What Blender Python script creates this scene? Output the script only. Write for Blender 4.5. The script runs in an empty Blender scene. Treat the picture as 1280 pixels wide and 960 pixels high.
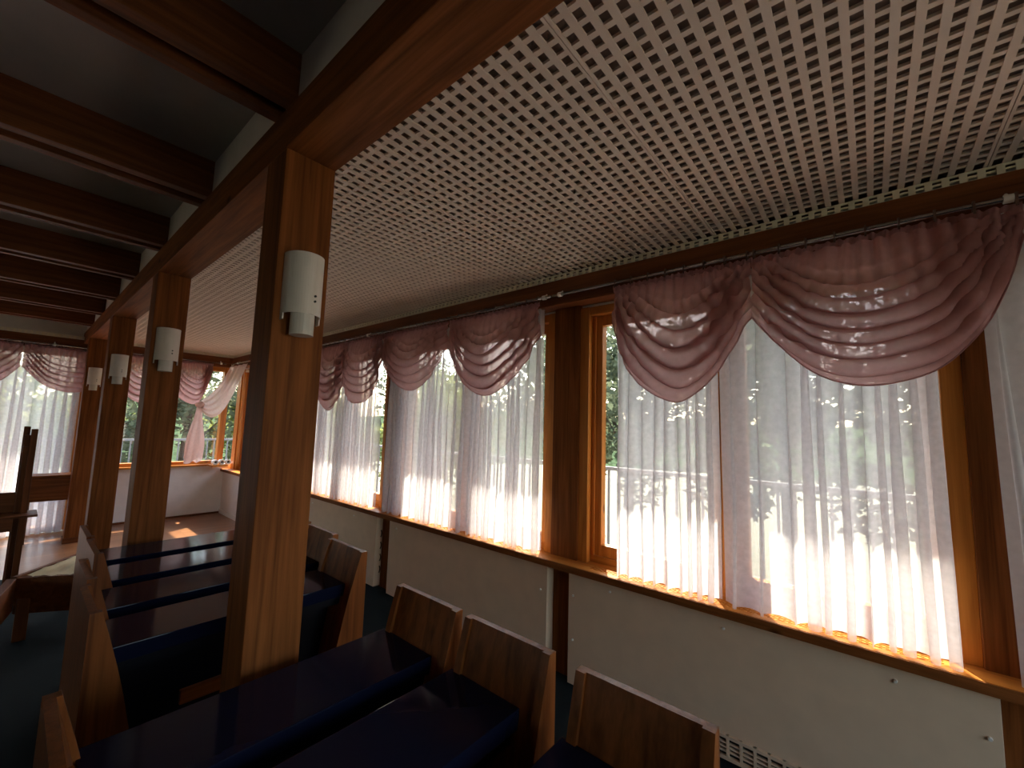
import bpy, bmesh, math, random
from mathutils import Vector, Matrix, noise
R = random.Random(7)
C = bpy.context.scene.collection
PI = math.pi
# ------------------------------------------------------------------ coordinates
# X runs along the window wall away from the camera, Y runs from the camera to the
# window wall, Z is up (floor = 0).  Blender's own y axis is -Y.
def V(x, y, z): return Vector((x, -y, z))

# ------------------------------------------------------------------ materials
def new_mat(name):
    m = bpy.data.materials.new(name); m.use_nodes = True
    nt = m.node_tree; nt.nodes.clear()
    out = nt.nodes.new('ShaderNodeOutputMaterial')
    return m, nt, out
def principled(name, col, rough=.5, spec=.5, metal=0., coat=0., bump=0., bscale=80.):
    m, nt, out = new_mat(name)
    p = nt.nodes.new('ShaderNodeBsdfPrincipled')
    p.inputs['Base Color'].default_value = (*col, 1)
    p.inputs['Roughness'].default_value = rough
    p.inputs['Metallic'].default_value = metal
    p.inputs['Specular IOR Level'].default_value = spec
    p.inputs['Coat Weight'].default_value = coat
    p.inputs['Coat Roughness'].default_value = .15
    tc = nt.nodes.new('ShaderNodeTexCoord')
    n = nt.nodes.new('ShaderNodeTexNoise'); n.inputs['Scale'].default_value = 9.
    n.inputs['Detail'].default_value = 4
    nt.links.new(tc.outputs['Object'], n.inputs['Vector'])
    mx = nt.nodes.new('ShaderNodeMixRGB'); mx.blend_type = 'MULTIPLY'
    mx.inputs['Fac'].default_value = .18
    mx.inputs['Color1'].default_value = (*col, 1)
    nt.links.new(n.outputs['Fac'], mx.inputs['Color2'])
    nt.links.new(mx.outputs['Color'], p.inputs['Base Color'])
    if bump:
        n2 = nt.nodes.new('ShaderNodeTexNoise'); n2.inputs['Scale'].default_value = bscale
        nt.links.new(tc.outputs['Object'], n2.inputs['Vector'])
        b = nt.nodes.new('ShaderNodeBump'); b.inputs['Strength'].default_value = bump
        b.inputs['Distance'].default_value = .01
        nt.links.new(n2.outputs['Fac'], b.inputs['Height'])
        nt.links.new(b.outputs['Normal'], p.inputs['Normal'])
    nt.links.new(p.outputs['BSDF'], out.inputs['Surface'])
    return m
def wood(name, dark, light, axis, rough=.55, coat=0., knots=.8, scale=1., spec=.22):
    m, nt, out = new_mat(name)
    L = nt.links.new
    tc = nt.nodes.new('ShaderNodeTexCoord')
    mp = nt.nodes.new('ShaderNodeMapping')
    s = [14. * scale] * 3; s[axis] = .8 * scale
    mp.inputs['Scale'].default_value = s
    L(tc.outputs['Object'], mp.inputs['Vector'])
    n = nt.nodes.new('ShaderNodeTexNoise'); n.inputs['Scale'].default_value = 1.6
    n.inputs['Detail'].default_value = 6; n.inputs['Distortion'].default_value = .8
    L(mp.outputs['Vector'], n.inputs['Vector'])
    mp2 = nt.nodes.new('ShaderNodeMapping')
    s = [60. * scale] * 3; s[axis] = 1.5 * scale
    mp2.inputs['Scale'].default_value = s
    L(tc.outputs['Object'], mp2.inputs['Vector'])
    n2 = nt.nodes.new('ShaderNodeTexNoise'); n2.inputs['Scale'].default_value = 2.
    n2.inputs['Detail'].default_value = 3
    L(mp2.outputs['Vector'], n2.inputs['Vector'])
    ad = nt.nodes.new('ShaderNodeMath'); ad.operation = 'MULTIPLY_ADD'
    ad.inputs[1].default_value = .35
    L(n2.outputs['Fac'], ad.inputs[0]); L(n.outputs['Fac'], ad.inputs[2])
    cr = nt.nodes.new('ShaderNodeValToRGB')
    cr.color_ramp.elements[0].position = .42; cr.color_ramp.elements[0].color = (*dark, 1)
    cr.color_ramp.elements[1].position = .85; cr.color_ramp.elements[1].color = (*light, 1)
    L(ad.outputs[0], cr.inputs['Fac'])
    # knots: sparse dark spots
    mp3 = nt.nodes.new('ShaderNodeMapping')
    s = [4.5] * 3; s[axis] = 1.9
    mp3.inputs['Scale'].default_value = s
    mp3.inputs['Location'].default_value = (.37, .21, .13)
    L(tc.outputs['Object'], mp3.inputs['Vector'])
    vo = nt.nodes.new('ShaderNodeTexVoronoi'); vo.inputs['Scale'].default_value = 1.
    L(mp3.outputs['Vector'], vo.inputs['Vector'])
    kr = nt.nodes.new('ShaderNodeValToRGB')
    kr.color_ramp.elements[0].position = .03; kr.color_ramp.elements[0].color = (.12, .08, .06, 1)
    kr.color_ramp.elements[1].position = .085; kr.color_ramp.elements[1].color = (1, 1, 1, 1)
    L(vo.outputs['Distance'], kr.inputs['Fac'])
    mx = nt.nodes.new('ShaderNodeMixRGB'); mx.blend_type = 'MULTIPLY'
    mx.inputs['Fac'].default_value = knots
    L(cr.outputs['Color'], mx.inputs['Color1']); L(kr.outputs['Color'], mx.inputs['Color2'])
    p = nt.nodes.new('ShaderNodeBsdfPrincipled')
    p.inputs['Roughness'].default_value = rough
    p.inputs['Coat Weight'].default_value = coat; p.inputs['Coat Roughness'].default_value = .2; p.inputs['Specular IOR Level'].default_value = spec
    L(mx.outputs['Color'], p.inputs['Base Color'])
    b = nt.nodes.new('ShaderNodeBump'); b.inputs['Strength'].default_value = .12
    b.inputs['Distance'].default_value = .005
    L(n2.outputs['Fac'], b.inputs['Height']); L(b.outputs['Normal'], p.inputs['Normal'])
    L(p.outputs['BSDF'], out.inputs['Surface'])
    return m
def cloth(name, col, tcol, transp, trans_w=.6, weave=900.):
    """thin fabric: diffuse + translucent + open weave"""
    m, nt, out = new_mat(name); L = nt.links.new
    d = nt.nodes.new('ShaderNodeBsdfDiffuse'); d.inputs['Color'].default_value = (*col, 1)
    t = nt.nodes.new('ShaderNodeBsdfTranslucent'); t.inputs['Color'].default_value = (*tcol, 1)
    a = nt.nodes.new('ShaderNodeMixShader'); a.inputs['Fac'].default_value = trans_w
    L(d.outputs[0], a.inputs[1]); L(t.outputs[0], a.inputs[2])
    tr = nt.nodes.new('ShaderNodeBsdfTransparent')
    tr.inputs['Color'].default_value = (*[min(1, .55 + .45 * c) for c in tcol], 1)
    b = nt.nodes.new('ShaderNodeMixShader')
    tc = nt.nodes.new('ShaderNodeTexCoord')
    n = nt.nodes.new('ShaderNodeTexNoise'); n.inputs['Scale'].default_value = 35.
    n.inputs['Detail'].default_value = 5
    L(tc.outputs['Object'], n.inputs['Vector'])
    mr = nt.nodes.new('ShaderNodeMapRange')
    mr.inputs['From Min'].default_value = .3; mr.inputs['From Max'].default_value = .7
    mr.inputs['To Min'].default_value = max(0, transp - .05); mr.inputs['To Max'].default_value = transp + .05
    L(n.outputs['Fac'], mr.inputs['Value']); L(mr.outputs[0], b.inputs['Fac'])
    L(a.outputs[0], b.inputs[1]); L(tr.outputs[0], b.inputs[2])
    L(b.outputs[0], out.inputs['Surface'])
    return m
def glass(name):
    m, nt, out = new_mat(name); L = nt.links.new
    tr = nt.nodes.new('ShaderNodeBsdfTransparent'); tr.inputs['Color'].default_value = (.95, .97, .97, 1)
    g = nt.nodes.new('ShaderNodeBsdfGlossy'); g.inputs['Roughness'].default_value = .02
    mx = nt.nodes.new('ShaderNodeMixShader'); mx.inputs['Fac'].default_value = .06
    L(tr.outputs[0], mx.inputs[1]); L(g.outputs[0], mx.inputs[2]); L(mx.outputs[0], out.inputs['Surface'])
    return m
def leafmat(name, a, b):
    m, nt, out = new_mat(name); L = nt.links.new
    tc = nt.nodes.new('ShaderNodeTexCoord'); n = nt.nodes.new('ShaderNodeTexNoise')
    n.inputs['Scale'].default_value = 1.5; n.inputs['Detail'].default_value = 6
    L(tc.outputs['Object'], n.inputs['Vector'])
    cr = nt.nodes.new('ShaderNodeValToRGB')
    cr.color_ramp.elements[0].position = .35; cr.color_ramp.elements[0].color = (*a, 1)
    cr.color_ramp.elements[1].position = .7; cr.color_ramp.elements[1].color = (*b, 1)
    L(n.outputs['Fac'], cr.inputs['Fac'])
    d = nt.nodes.new('ShaderNodeBsdfDiffuse'); t = nt.nodes.new('ShaderNodeBsdfTranslucent')
    L(cr.outputs['Color'], d.inputs['Color']); L(cr.outputs['Color'], t.inputs['Color'])
    mx = nt.nodes.new('ShaderNodeMixShader'); mx.inputs['Fac'].default_value = .4
    L(d.outputs[0], mx.inputs[1]); L(t.outputs[0], mx.inputs[2]); L(mx.outputs[0], out.inputs['Surface'])
    return m

WD, WL = (.055, .016, .004), (.20, .072, .021)
M = {}
for i, ax in enumerate('xyz'):
    ba = i
    M['post_' + ax] = wood('stained_pine_' + ax, (.105, .030, .007), (.29, .098, .025), ba, knots=.9, spec=.1)
    M['dark_' + ax] = wood('dark_stained_wood_' + ax, (.085, .024, .006), (.21, .066, .018), ba, knots=.6)
    M['honey_' + ax] = wood('honey_pine_' + ax, (.36, .115, .016), (.60, .235, .045), ba, knots=.7, rough=.35)
    M['pew_' + ax] = wood('pew_oak_' + ax, (.105, .030, .007), (.27, .086, .020), ba, knots=.15, rough=.38, coat=.04, spec=.2)
M['navy_dark'] = principled('black_navy_board', (.004, .0045, .009), .5, .2)
M['navy'] = principled('navy_vinyl', (.007, .010, .028), .10, .16, bump=.0, bscale=160)
M['lattice'] = principled('cream_lattice_paint', (.93, .79, .66), .55)
M['lattice_lit'] = principled('cream_lattice_lit_strip', (.95, .88, .70), .5)  # lattice paint lightened: light falling on the strip is put into its colour
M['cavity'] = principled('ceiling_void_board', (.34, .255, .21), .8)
M['plaster'] = principled('white_plaster', (.83, .78, .74), .55, bump=.05)
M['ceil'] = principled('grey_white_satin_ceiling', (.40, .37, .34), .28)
M['panel'] = principled('cream_radiator_panel', (.84, .64, .45), .5)
M['panel_dark'] = principled('panel_cutout_shadow_gap', (.10, .05, .025), .7)
M['white'] = principled('white_lamp_enamel', (.88, .83, .77), .4)
M['opal'] = principled('opal_glass', (.76, .73, .68), .25)
M['black'] = principled('black_metal', (.02, .02, .02), .4)
M['steel'] = principled('rod_steel', (.42, .39, .37), .25, metal=.9)
M['clip'] = principled('brown_plastic_clip', (.12, .06, .04), .5)
M['carpet'] = principled('dark_teal_carpet', (.020, .030, .035), .95, spec=.1, bump=.6, bscale=500)
M['sheer'] = cloth('white_voile', (.74, .71, .71), (.80, .77, .78), .42, .6)
M['lining'] = cloth('white_heavy_voile', (.78, .75, .75), (.80, .76, .76), .10, .55)
M['swag'] = cloth('dusty_rose_voile', (.48, .25, .24), (.64, .36, .34), .14, .55)
M['swagpale'] = cloth('pale_rose_voile', (.76, .60, .56), (.78, .63, .60), .10, .5)
M['cream'] = principled('cream_cloth', (.75, .64, .40), .7, bump=.3, bscale=60)
M['glass'] = glass('window_glass')
M['terrace'] = principled('pale_terrace_paving', (.085, .088, .095), .9, .08)
M['render'] = principled('pale_house_render', (.7, .66, .6), .8)
M['rail'] = principled('painted_grey_rail', (.22, .22, .22), .5)
M['grass'] = principled('meadow', (.15, .15, .09), .9)
M['hill'] = leafmat('wooded_hill', (.035, .06, .03), (.12, .17, .09))
M['leafA'] = leafmat('dark_leaves', (.07, .09, .06), (.22, .25, .15))
M['leafB'] = leafmat('yellow_green_leaves', (.11, .14, .04), (.36, .38, .13))
M['bark'] = principled('bark', (.08, .06, .045), .9)
# wood strip floor in the far bay
def floor_wood():
    m, nt, out = new_mat('brown_strip_flooring'); L = nt.links.new
    tc = nt.nodes.new('ShaderNodeTexCoord')
    br = nt.nodes.new('ShaderNodeTexBrick')
    br.inputs['Scale'].default_value = 1.; br.inputs['Brick Width'].default_value = 1.2
    br.inputs['Row Height'].default_value = .09; br.inputs['Mortar Size'].default_value = .002
    br.inputs['Color1'].default_value = (.30, .135, .06, 1); br.inputs['Color2'].default_value = (.22, .095, .042, 1)
    br.inputs['Mortar'].default_value = (.06, .03, .015, 1)
    mp = nt.nodes.new('ShaderNodeMapping'); mp.inputs['Rotation'].default_value = (0, 0, PI / 2)
    L(tc.outputs['Object'], mp.inputs['Vector']); L(mp.outputs[0], br.inputs['Vector'])
    p = nt.nodes.new('ShaderNodeBsdfPrincipled'); p.inputs['Roughness'].default_value = .28
    L(br.outputs['Color'], p.inputs['Base Color']); L(p.outputs[0], out.inputs['Surface'])
    return m
M['boards'] = floor_wood()

# ------------------------------------------------------------------ mesh helpers
ORG = {}
def bm_new(): return bmesh.new()
def add_box(bm, x0, x1, y0, y1, z0, z1):
    co = [(x0, y0, z0), (x1, y0, z0), (x1, y1, z0), (x0, y1, z0), (x0, y0, z1), (x1, y0, z1), (x1, y1, z1), (x0, y1, z1)]
    v = [bm.verts.new(V(*c)) for c in co]
    for f in ((0, 1, 2, 3), (7, 6, 5, 4), (0, 4, 5, 1), (1, 5, 6, 2), (2, 6, 7, 3), (3, 7, 4, 0)):
        bm.faces.new([v[i] for i in f])
    return bm
def add_hex(bm, lo, hi):
    """eight corners, four lower then four upper"""
    v = [bm.verts.new(V(*c)) for c in list(lo) + list(hi)]
    for f in ((0, 1, 2, 3), (7, 6, 5, 4), (0, 4, 5, 1), (1, 5, 6, 2), (2, 6, 7, 3), (3, 7, 4, 0)):
        bm.faces.new([v[i] for i in f])
def add_prism(bm, poly, x0, x1):
    """polygon in (Y,Z) swept along X"""
    a = [bm.verts.new(V(x0, y, z)) for y, z in poly]; b = [bm.verts.new(V(x1, y, z)) for y, z in poly]
    n = len(poly)
    bm.faces.new(a); bm.faces.new(b[::-1])
    for i in range(n): bm.faces.new([a[i], b[i], b[(i + 1) % n], a[(i + 1) % n]])
def add_tube(bm, p, q, r, n=12, r2=None, cap=True):
    p, q = V(*p), V(*q); d = (q - p).normalized()
    u = d.orthogonal().normalized(); w = d.cross(u); r2 = r if r2 is None else r2
    a = [bm.verts.new(p + r * (math.cos(t) * u + math.sin(t) * w)) for t in [2 * PI * i / n for i in range(n)]]
    b = [bm.verts.new(q + r2 * (math.cos(t) * u + math.sin(t) * w)) for t in [2 * PI * i / n for i in range(n)]]
    for i in range(n): bm.faces.new([a[i], a[(i + 1) % n], b[(i + 1) % n], b[i]])
    if cap: bm.faces.new(a[::-1]); bm.faces.new(b)
def add_grid(bm, rows):
    vs = [[bm.verts.new(V(*c)) for c in r] for r in rows]
    for i in range(len(vs) - 1):
        for j in range(len(vs[0]) - 1):
            bm.faces.new([vs[i][j], vs[i][j + 1], vs[i + 1][j + 1], vs[i + 1][j]])
def obj(name, bm, m, parent=None, smooth=False, bevel=0.):
    bmesh.ops.recalc_face_normals(bm, faces=bm.faces[:])
    if bevel:
        bmesh.ops.bevel(bm, geom=bm.edges[:], offset=bevel, segments=2, profile=.6, affect='EDGES', clamp_overlap=True)
    me = bpy.data.meshes.new(name); bm.to_mesh(me); bm.free()
    me.materials.append(m)
    if smooth:
        for p in me.polygons: p.use_smooth = True
    o = bpy.data.objects.new(name, me); C.objects.link(o)
    if parent:
        o.parent = parent
        org = ORG[parent.name]
        me.transform(Matrix.Translation(-org)); ORG[o.name] = org.copy()
        if parent.type == 'EMPTY' or True: o.location = (0, 0, 0)
    else:
        # put the origin at the base centre
        xs = [v.co for v in me.vertices]
        lo = Vector((min(c.x for c in xs), min(c.y for c in xs), min(c.z for c in xs)))
        hi = Vector((max(c.x for c in xs), max(c.y for c in xs), max(c.z for c in xs)))
        org = Vector(((lo.x + hi.x) / 2, (lo.y + hi.y) / 2, lo.z))
        ORG[o.name] = org
        me.transform(Matrix.Translation(-org)); o.location = org
    return o
def tag(o, label, cat, group=None):
    o['label'] = label; o['category'] = cat
    if group: o['group'] = group
    return o
def thing(name, label, cat, loc, group=None):
    o = bpy.data.objects.new(name, None); C.objects.link(o)
    o.location = V(*loc); o.empty_display_size = .1; ORG[o.name] = V(*loc)
    return tag(o, label, cat, group)
def struct(name, bm, m, **k):
    o = obj(name, bm, m, **k); o['kind'] = 'structure'; return o
def struct_root(name, loc):
    o = bpy.data.objects.new(name, None); C.objects.link(o); o.location = V(*loc); ORG[o.name] = V(*loc)
    o['kind'] = 'structure'; return o
def box(*a): return add_box(bm_new(), *a)

# ------------------------------------------------------------------ dimensions
XF = 8.95            # far wall
YW = 2.66            # window frame line
ZS = .78             # sill top
ZL = 2.82            # lattice ceiling
ZC = 3.10            # joist ceiling
ZB = 2.72            # underside of main beam
YB0, YB1 = .568, .762
XN, YL = -3.2, -5.2  # behind and left of the camera

# ------------------------------------------------------------------ room shell
struct('floor', box(XN - .2, 6.75, YL - .2, 2.9, -.2, 0), M['carpet'])
struct('floor', box(6.75, XF + .2, YL - .2, 2.9, -.2, .001), M['boards'])
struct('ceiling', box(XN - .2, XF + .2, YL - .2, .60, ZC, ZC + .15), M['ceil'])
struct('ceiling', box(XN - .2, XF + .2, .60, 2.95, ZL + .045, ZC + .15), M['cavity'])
bm = bm_new()
add_box(bm, XN, 3.3, YL - .2, YL, 0, ZC); add_box(bm, 5.0, XF, YL - .2, YL, 0, ZC)
add_box(bm, 3.3, 5.0, YL - .2, YL, 0, .9); add_box(bm, 3.3, 5.0, YL - .2, YL, 2.1, ZC)
struct('wall_left', bm, M['plaster'])
bm = bm_new()
add_box(bm, XN - .2, XN, YL, -.6, 0, ZC); add_box(bm, XN - .2, XN, -.6, 2.9, 0, .5); add_box(bm, XN - .2, XN, -.6, 2.9, 2.6, ZC); add_box(bm, XN - .2, XN, 2.6, 2.9, .5, 2.6)
struct('wall_back', bm, M['plaster'])
bm = bm_new()
add_box(bm, XN, XF + .2, 2.80, 2.95, 0, ZS - .05)
add_box(bm, XN, XF + .2, 2.66, 2.95, 2.58, ZL + .045)
struct('wall_right', bm, M['plaster'])
bm = bm_new()                                   # plaster infill between the joists above the beam
add_box(bm, XN, XF, .588, .599, 2.89, ZC)
struct('wall_upper', bm, M['plaster'])
# far wall: half wall on the right, glazed door bay on the left
bm = bm_new()
add_box(bm, XF, XF + .2, .80, 2.80, 0, .86)
add_box(bm, XF, XF + .2, YL, 2.80, 2.62, ZC)
add_box(bm, XF, XF + .2, .62, .80, 0, 2.62); add_box(bm, XF, XF + .2, YL, -3.1, 0, 2.62)
struct('wall_far', bm, M['plaster'])
# low plaster lining of the right wall in the far bay
struct('wall_bay', box(6.25, XF, 2.54, 2.80, 0, .735), M['plaster'])
struct('baseboard_right', box(6.25, XF, 2.525, 2.54, 0, .07), M['white'])
struct('baseboard_far', box(XF - .012, XF, .80, 2.54, 0, .03), M['dark_y'])

# ------------------------------------------------------------------ lattice ceiling panels
PX, PW = .64, 1.05
def lattice(x0, x1, y0, y1, z):
    bm = bm_new(); g = .0015
    n = 20; p = (x1 - x0) / n; w = .0113
    for i in range(n + 1):
        c = x0 + i * p
        a, b = max(x0 + g, c - w), min(x1 - g, c + w)
        add_box(bm, a, b, y0, y1, z, z + .007)
    q = .0525; k = int((y1 - y0) / q) + 1
    for j in range(k):
        c = y0 + .01 + j * q
        if c + .01 > y1: break
        add_box(bm, x0 + g + .001, x1 - g - .001, c - .0092, c + .0092, z + .002, z + .012)
    return bm
k = 0
for i in range(-3, 8):
    x0 = PX + PW * i; x1 = min(x0 + PW, XF)
    struct('ceiling', lattice(x0, x1, YB1 - .01, 2.50, ZL), M['lattice'])
# upright lattice strip under the ceiling edge
def strip_right(x0, x1, y, z0, z1):
    bm = bm_new()
    add_box(bm, x0, x1, y, y + .008, z0, z0 + .009); add_box(bm, x0, x1, y, y + .008, z1 - .009, z1)
    add_box(bm, x0, x1, y, y + .008, (z0 + z1) / 2 - .004, (z0 + z1) / 2 + .004)
    c = x0
    while c < x1:
        add_box(bm, c, c + .024, y - .002, y + .006, z0, z1); c += .0525
    return bm
struct('trim_1', strip_right(-2.4, XF - .02, 2.495, 2.770, ZL - .001), M['lattice_lit'])
def strip_far(y0, y1, x, z0, z1):
    bm = bm_new()
    add_box(bm, x, x + .008, y0, y1, z0, z0 + .009); add_box(bm, x, x + .008, y0, y1, z1 - .009, z1)
    add_box(bm, x, x + .008, y0, y1, (z0 + z1) / 2 - .004, (z0 + z1) / 2 + .004)
    c = y0
    while c < y1:
        add_box(bm, x - .002, x + .006, c, c + .024, z0, z1); c += .0525
    return bm
struct('trim_2', strip_far(-5.0, 2.49, XF - .13, 2.770, ZL - .001), M['lattice_lit'])
# stained boards above the windows
bm = bm_new(); add_box(bm, -2.4, XF - .1, 2.48, 2.52, 2.668, 2.770); add_box(bm, -2.4, XF - .1, 2.52, 2.66, 2.60, 2.70)
struct('trim_3', bm, M['dark_x'])
bm = bm_new(); add_box(bm, XF - .14, XF - .10, YL, 2.48, 2.668, 2.770); add_box(bm, XF - .10, XF, YL, 2.48, 2.60, 2.70)
struct('trim_4', bm, M['dark_y'])

# ------------------------------------------------------------------ beam, posts, joists
tag(obj('ceiling_beam', box(XN, XF, YB0, YB1, ZB, 2.89), M['post_x'], bevel=.004),
    'long square pine beam carried by the row of posts, between the joists and the lattice', 'beam')
PXS = [1.635, 3.82, 5.98, 8.05]
pl = ['thick square wooden post nearest the camera, standing among the benches',
      'second square wooden post from the camera, with a knot halfway up',
      'third square wooden post from the camera, narrow in view',
      'farthest square wooden post, beside the long white door curtain']
for i, x in enumerate(PXS):
    t = thing('wooden_post', pl[i], 'post', (x + .093, .665, 0), 'posts under the long beam')
    obj('shaft', box(x, x + .186, YB0 + .002, YB1 - .002, 0, ZB), M['post_z'], t, bevel=.004)
    obj('plinth', box(x - .012, x + .198, YB0 - .012, YB1 + .012, 0, .07), M['dark_y'], t, bevel=.003)
names = ['first', 'second', 'third', 'fourth', 'fifth', 'sixth', 'seventh']
JX = [.52, 1.613, 2.70, 3.74, 4.80, 5.86, 6.92, 7.95]
jl = ['joist above the camera, mostly out of the top of the view', 'nearest full joist, upper left, meeting the beam above the near post',
      'second full joist down from the upper left', 'third full joist down from the upper left',
      'fourth full joist down from the upper left', 'fifth full joist down from the upper left',
      'sixth full joist from the upper left, far off', 'farthest joist, just before the far curtains']
for x, l in zip(JX, jl):
    t = thing('ceiling_joist', 'dark stained twin-plank ' + l, 'joist', (x + .08, -2.2, 2.89), 'dark joists under the left ceiling')
    obj('plank', box(x, x + .058, YL, .5875, 2.89, ZC), M['dark_y'], t, bevel=.003)
    obj('plank', box(x + .115, x + .165, YL, .5875, 2.885, ZC), M['dark_y'], t, bevel=.003)
    obj('spacer', box(x + .058, x + .115, YL, .5875, 2.93, ZC), M['dark_y'], t)

# ------------------------------------------------------------------ wall lamps on the posts
def lamp(x, label):
    yc = .662
    t = thing('wall_lamp', label, 'lamp', (x, yc, 2.0), 'white lamps on the posts')
    bm = bm_new(); vs = []
    for z in (2.085, 2.315):
        for dr in (0., .004):
            vs.append([bm.verts.new(V(x - .012 - (.075 - dr) * math.cos(a), yc + (.068 - dr) * math.sin(a), z)) for a in [-PI / 2 + PI * k / 24 for k in range(25)]])
    lo_o, lo_i, hi_o, hi_i = vs
    for k in range(24):
        for p, q in ((lo_o, hi_o), (hi_i, lo_i), (hi_o, hi_i), (lo_i, lo_o)): bm.faces.new([p[k], p[k + 1], q[k + 1], q[k]])
    for k in (0, 24): bm.faces.new([lo_o[k], hi_o[k], hi_i[k], lo_i[k]])
    for sg in (-1, 1):
        y0, y1 = sorted((yc + sg * .068, yc + sg * .064)); add_box(bm, x - .014, x, y0, y1, 2.085, 2.315); add_box(bm, x - .026, x - .001, y0, y1, 2.062, 2.0849)
    obj('lamp_shade', bm, M['white'], t, smooth=False)
    bm = bm_new(); add_tube(bm, (x - .045, yc - .005, 2.008), (x - .045, yc - .005, 2.25), .041, 24)
    o = obj('glass_tube', bm, M['opal'], t)
    obj('back_plate', box(x - .006, x + .0, yc - .05, yc + .05, 2.12, 2.28), M['white'], t)
    bm = bm_new(); add_box(bm, x - .04, x - .004, yc - .012, yc + .012, 2.20, 2.222); obj('bracket', bm, M['white'], t)
    for z in (2.155, 2.135):
        bm = bm_new(); add_tube(bm, (x - .0895, yc + .018, z), (x - .084, yc + .018, z), .0042, 10)
        obj('screw', bm, M['black'], t)
for x, l in zip(PXS, ['white half-round wall lamp on the nearest post, by far the largest',
                      'white half-round wall lamp on the second post, second largest',
                      'white half-round wall lamp on the third post, small in view',
                      'tiny white half-round wall lamp on the farthest post']):
    lamp(x, l)

# ------------------------------------------------------------------ windows in the right wall
def window_right(n, x0, x1, z0=ZS, z1=2.58, mull=True):
    t = struct_root('window_%d' % n, ((x0 + x1) / 2, YW, z0))
    H, Vt, D = M['honey_x'], M['honey_z'], M['dark_z']
    bm = bm_new()                                     # outer frame
    for a, b in ((x0, x0 + .07), (x1 - .07, x1)): add_box(bm, a, b, YW - .02, YW + .12, z0, z1)
    obj('frame', bm, Vt, t, bevel=.003)
    bm = bm_new(); add_box(bm, x0 + .07, x1 - .07, YW - .01, YW + .12, z1 - .06, z1); add_box(bm, x0 + .07, x1 - .07, YW + .03, YW + .12, z0, z0 + .045)
    obj('frame', bm, H, t, bevel=.003)
    xm = (x0 + x1) / 2
    segs = [(x0 + .07, xm - .028), (xm + .028, x1 - .07)] if mull else [(x0 + .07, x1 - .07)]
    if mull: obj('mullion', box(xm - .028, xm + .028, YW + .02, YW + .12, z0 + .045, z1 - .06), Vt, t, bevel=.003)
    for a, b in segs:
        s = obj('sash', sash_bm(a, b, z0 + .045, z1 - .06), Vt, t, bevel=.004)
        obj('pane', box(a + .075, b - .075, YW + .078, YW + .084, z0 + .12, z1 - .135), M['glass'], s)
def sash_bm(a, b, c, d):
    bm = bm_new(); y0, y1 = YW + .045, YW + .105
    add_box(bm, a, a + .075, y0, y1, c, d); add_box(bm, b - .075, b, y0, y1, c, d)
    add_box(bm, a + .075, b - .075, y0 + .002, y1 - .002, c, c + .075); add_box(bm, a + .075, b - .075, y0 + .002, y1 - .002, d - .075, d)
    # raised outer rebate
    add_box(bm, a + .004, a + .028, y0 - .018, y0, c, d); add_box(bm, b - .028, b - .004, y0 - .018, y0, c, d)
    return bm
BAYS = [(-.31, 1.60), (1.82, 3.82), (4.02, 5.98), (6.18, 8.72), (-2.4, -.53)]
for i, (a, b) in enumerate(BAYS): window_right(i + 1, a, b)
for a, b, l in ((-.53, -.31, 'dark window post at the right edge of the picture'), (1.60, 1.82, 'dark window post between the two nearest windows, bare to the rod'),
                (3.82, 4.02, 'window post hidden behind the gap in the white curtains'), (5.98, 6.18, 'window post behind the nearest wooden post'), (8.72, 8.90, 'honey-coloured corner post beside the tied curtain')):
    m = M['post_z'] if a < 8 else M['honey_z']
    tag(obj('window_post', box(a, b, YW - .035, YW + .15, .0 if a < 6 else ZS, 2.60), m, bevel=.004), l, 'post', 'posts between the windows')

# far wall: window (right) and glazed door (left)
def window_far(n, y0, y1, z0, z1, mulls=1):
    t = struct_root('window_%d' % n, (XF, (y0 + y1) / 2, z0)); x = XF
    bm = bm_new()
    for a, b in ((y0, y0 + .09), (y1 - .09, y1)): add_box(bm, x - .03, x + .1, a, b, z0, z1)
    obj('frame', bm, M['honey_z'], t, bevel=.003)
    bm = bm_new()
    for a, b in ((z0, z0 + .07), (z1 - .08, z1)): add_box(bm, x - .02, x + .1, y0 + .09, y1 - .09, a, b)
    obj('frame', bm, M['honey_y'], t, bevel=.003)
    w = (y1 - y0 - .18) / (mulls + 1)
    for k in range(mulls):
        c = y0 + .09 + w * (k + 1); obj('mullion', box(x - .02, x + .1, c - .035, c + .035, z0 + .07, z1 - .08), M['honey_z'], t, bevel=.003)
    obj('pane', box(x + .05, x + .056, y0 + .09, y1 - .09, z0 + .07, z1 - .08), M['glass'], t)
window_far(6, .80, 2.50, .86, 2.60, 1)
window_far(7, -1.2, .62, .02, 2.60, 1)
window_far(8, -3.1, -1.2, .02, 2.60, 1)

def added_window_back(n, y0, y1, z0, z1):  # unseen window added behind the camera for more indoor light
    t = struct_root('window_%d' % n, (XN - .1, (y0 + y1) / 2, z0)); x = XN
    bm = bm_new()
    for a, b in ((y0, y0 + .08), ((y0 + y1) / 2 - .04, (y0 + y1) / 2 + .04), (y1 - .08, y1)): add_box(bm, x - .12, x - .02, a, b, z0, z1)
    obj('frame', bm, M['honey_z'], t, bevel=.003)
    obj('pane', box(x - .08, x - .074, y0 + .08, y1 - .08, z0, z1), M['glass'], t)
added_window_back(9, -.6, 2.6, .5, 2.6)
t = struct_root('window_10', (4.15, YL - .1, .9)); bm = bm_new()  # window added in the unseen left wall to brighten the room
for a in (3.3, 4.11, 4.92): add_box(bm, a, a + .08, YL - .14, YL - .04, .9, 2.1)
obj('frame', bm, M['honey_z'], t, bevel=.003)
obj('pane', box(3.38, 4.92, YL - .10, YL - .094, .9, 2.1), M['glass'], t)
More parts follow.
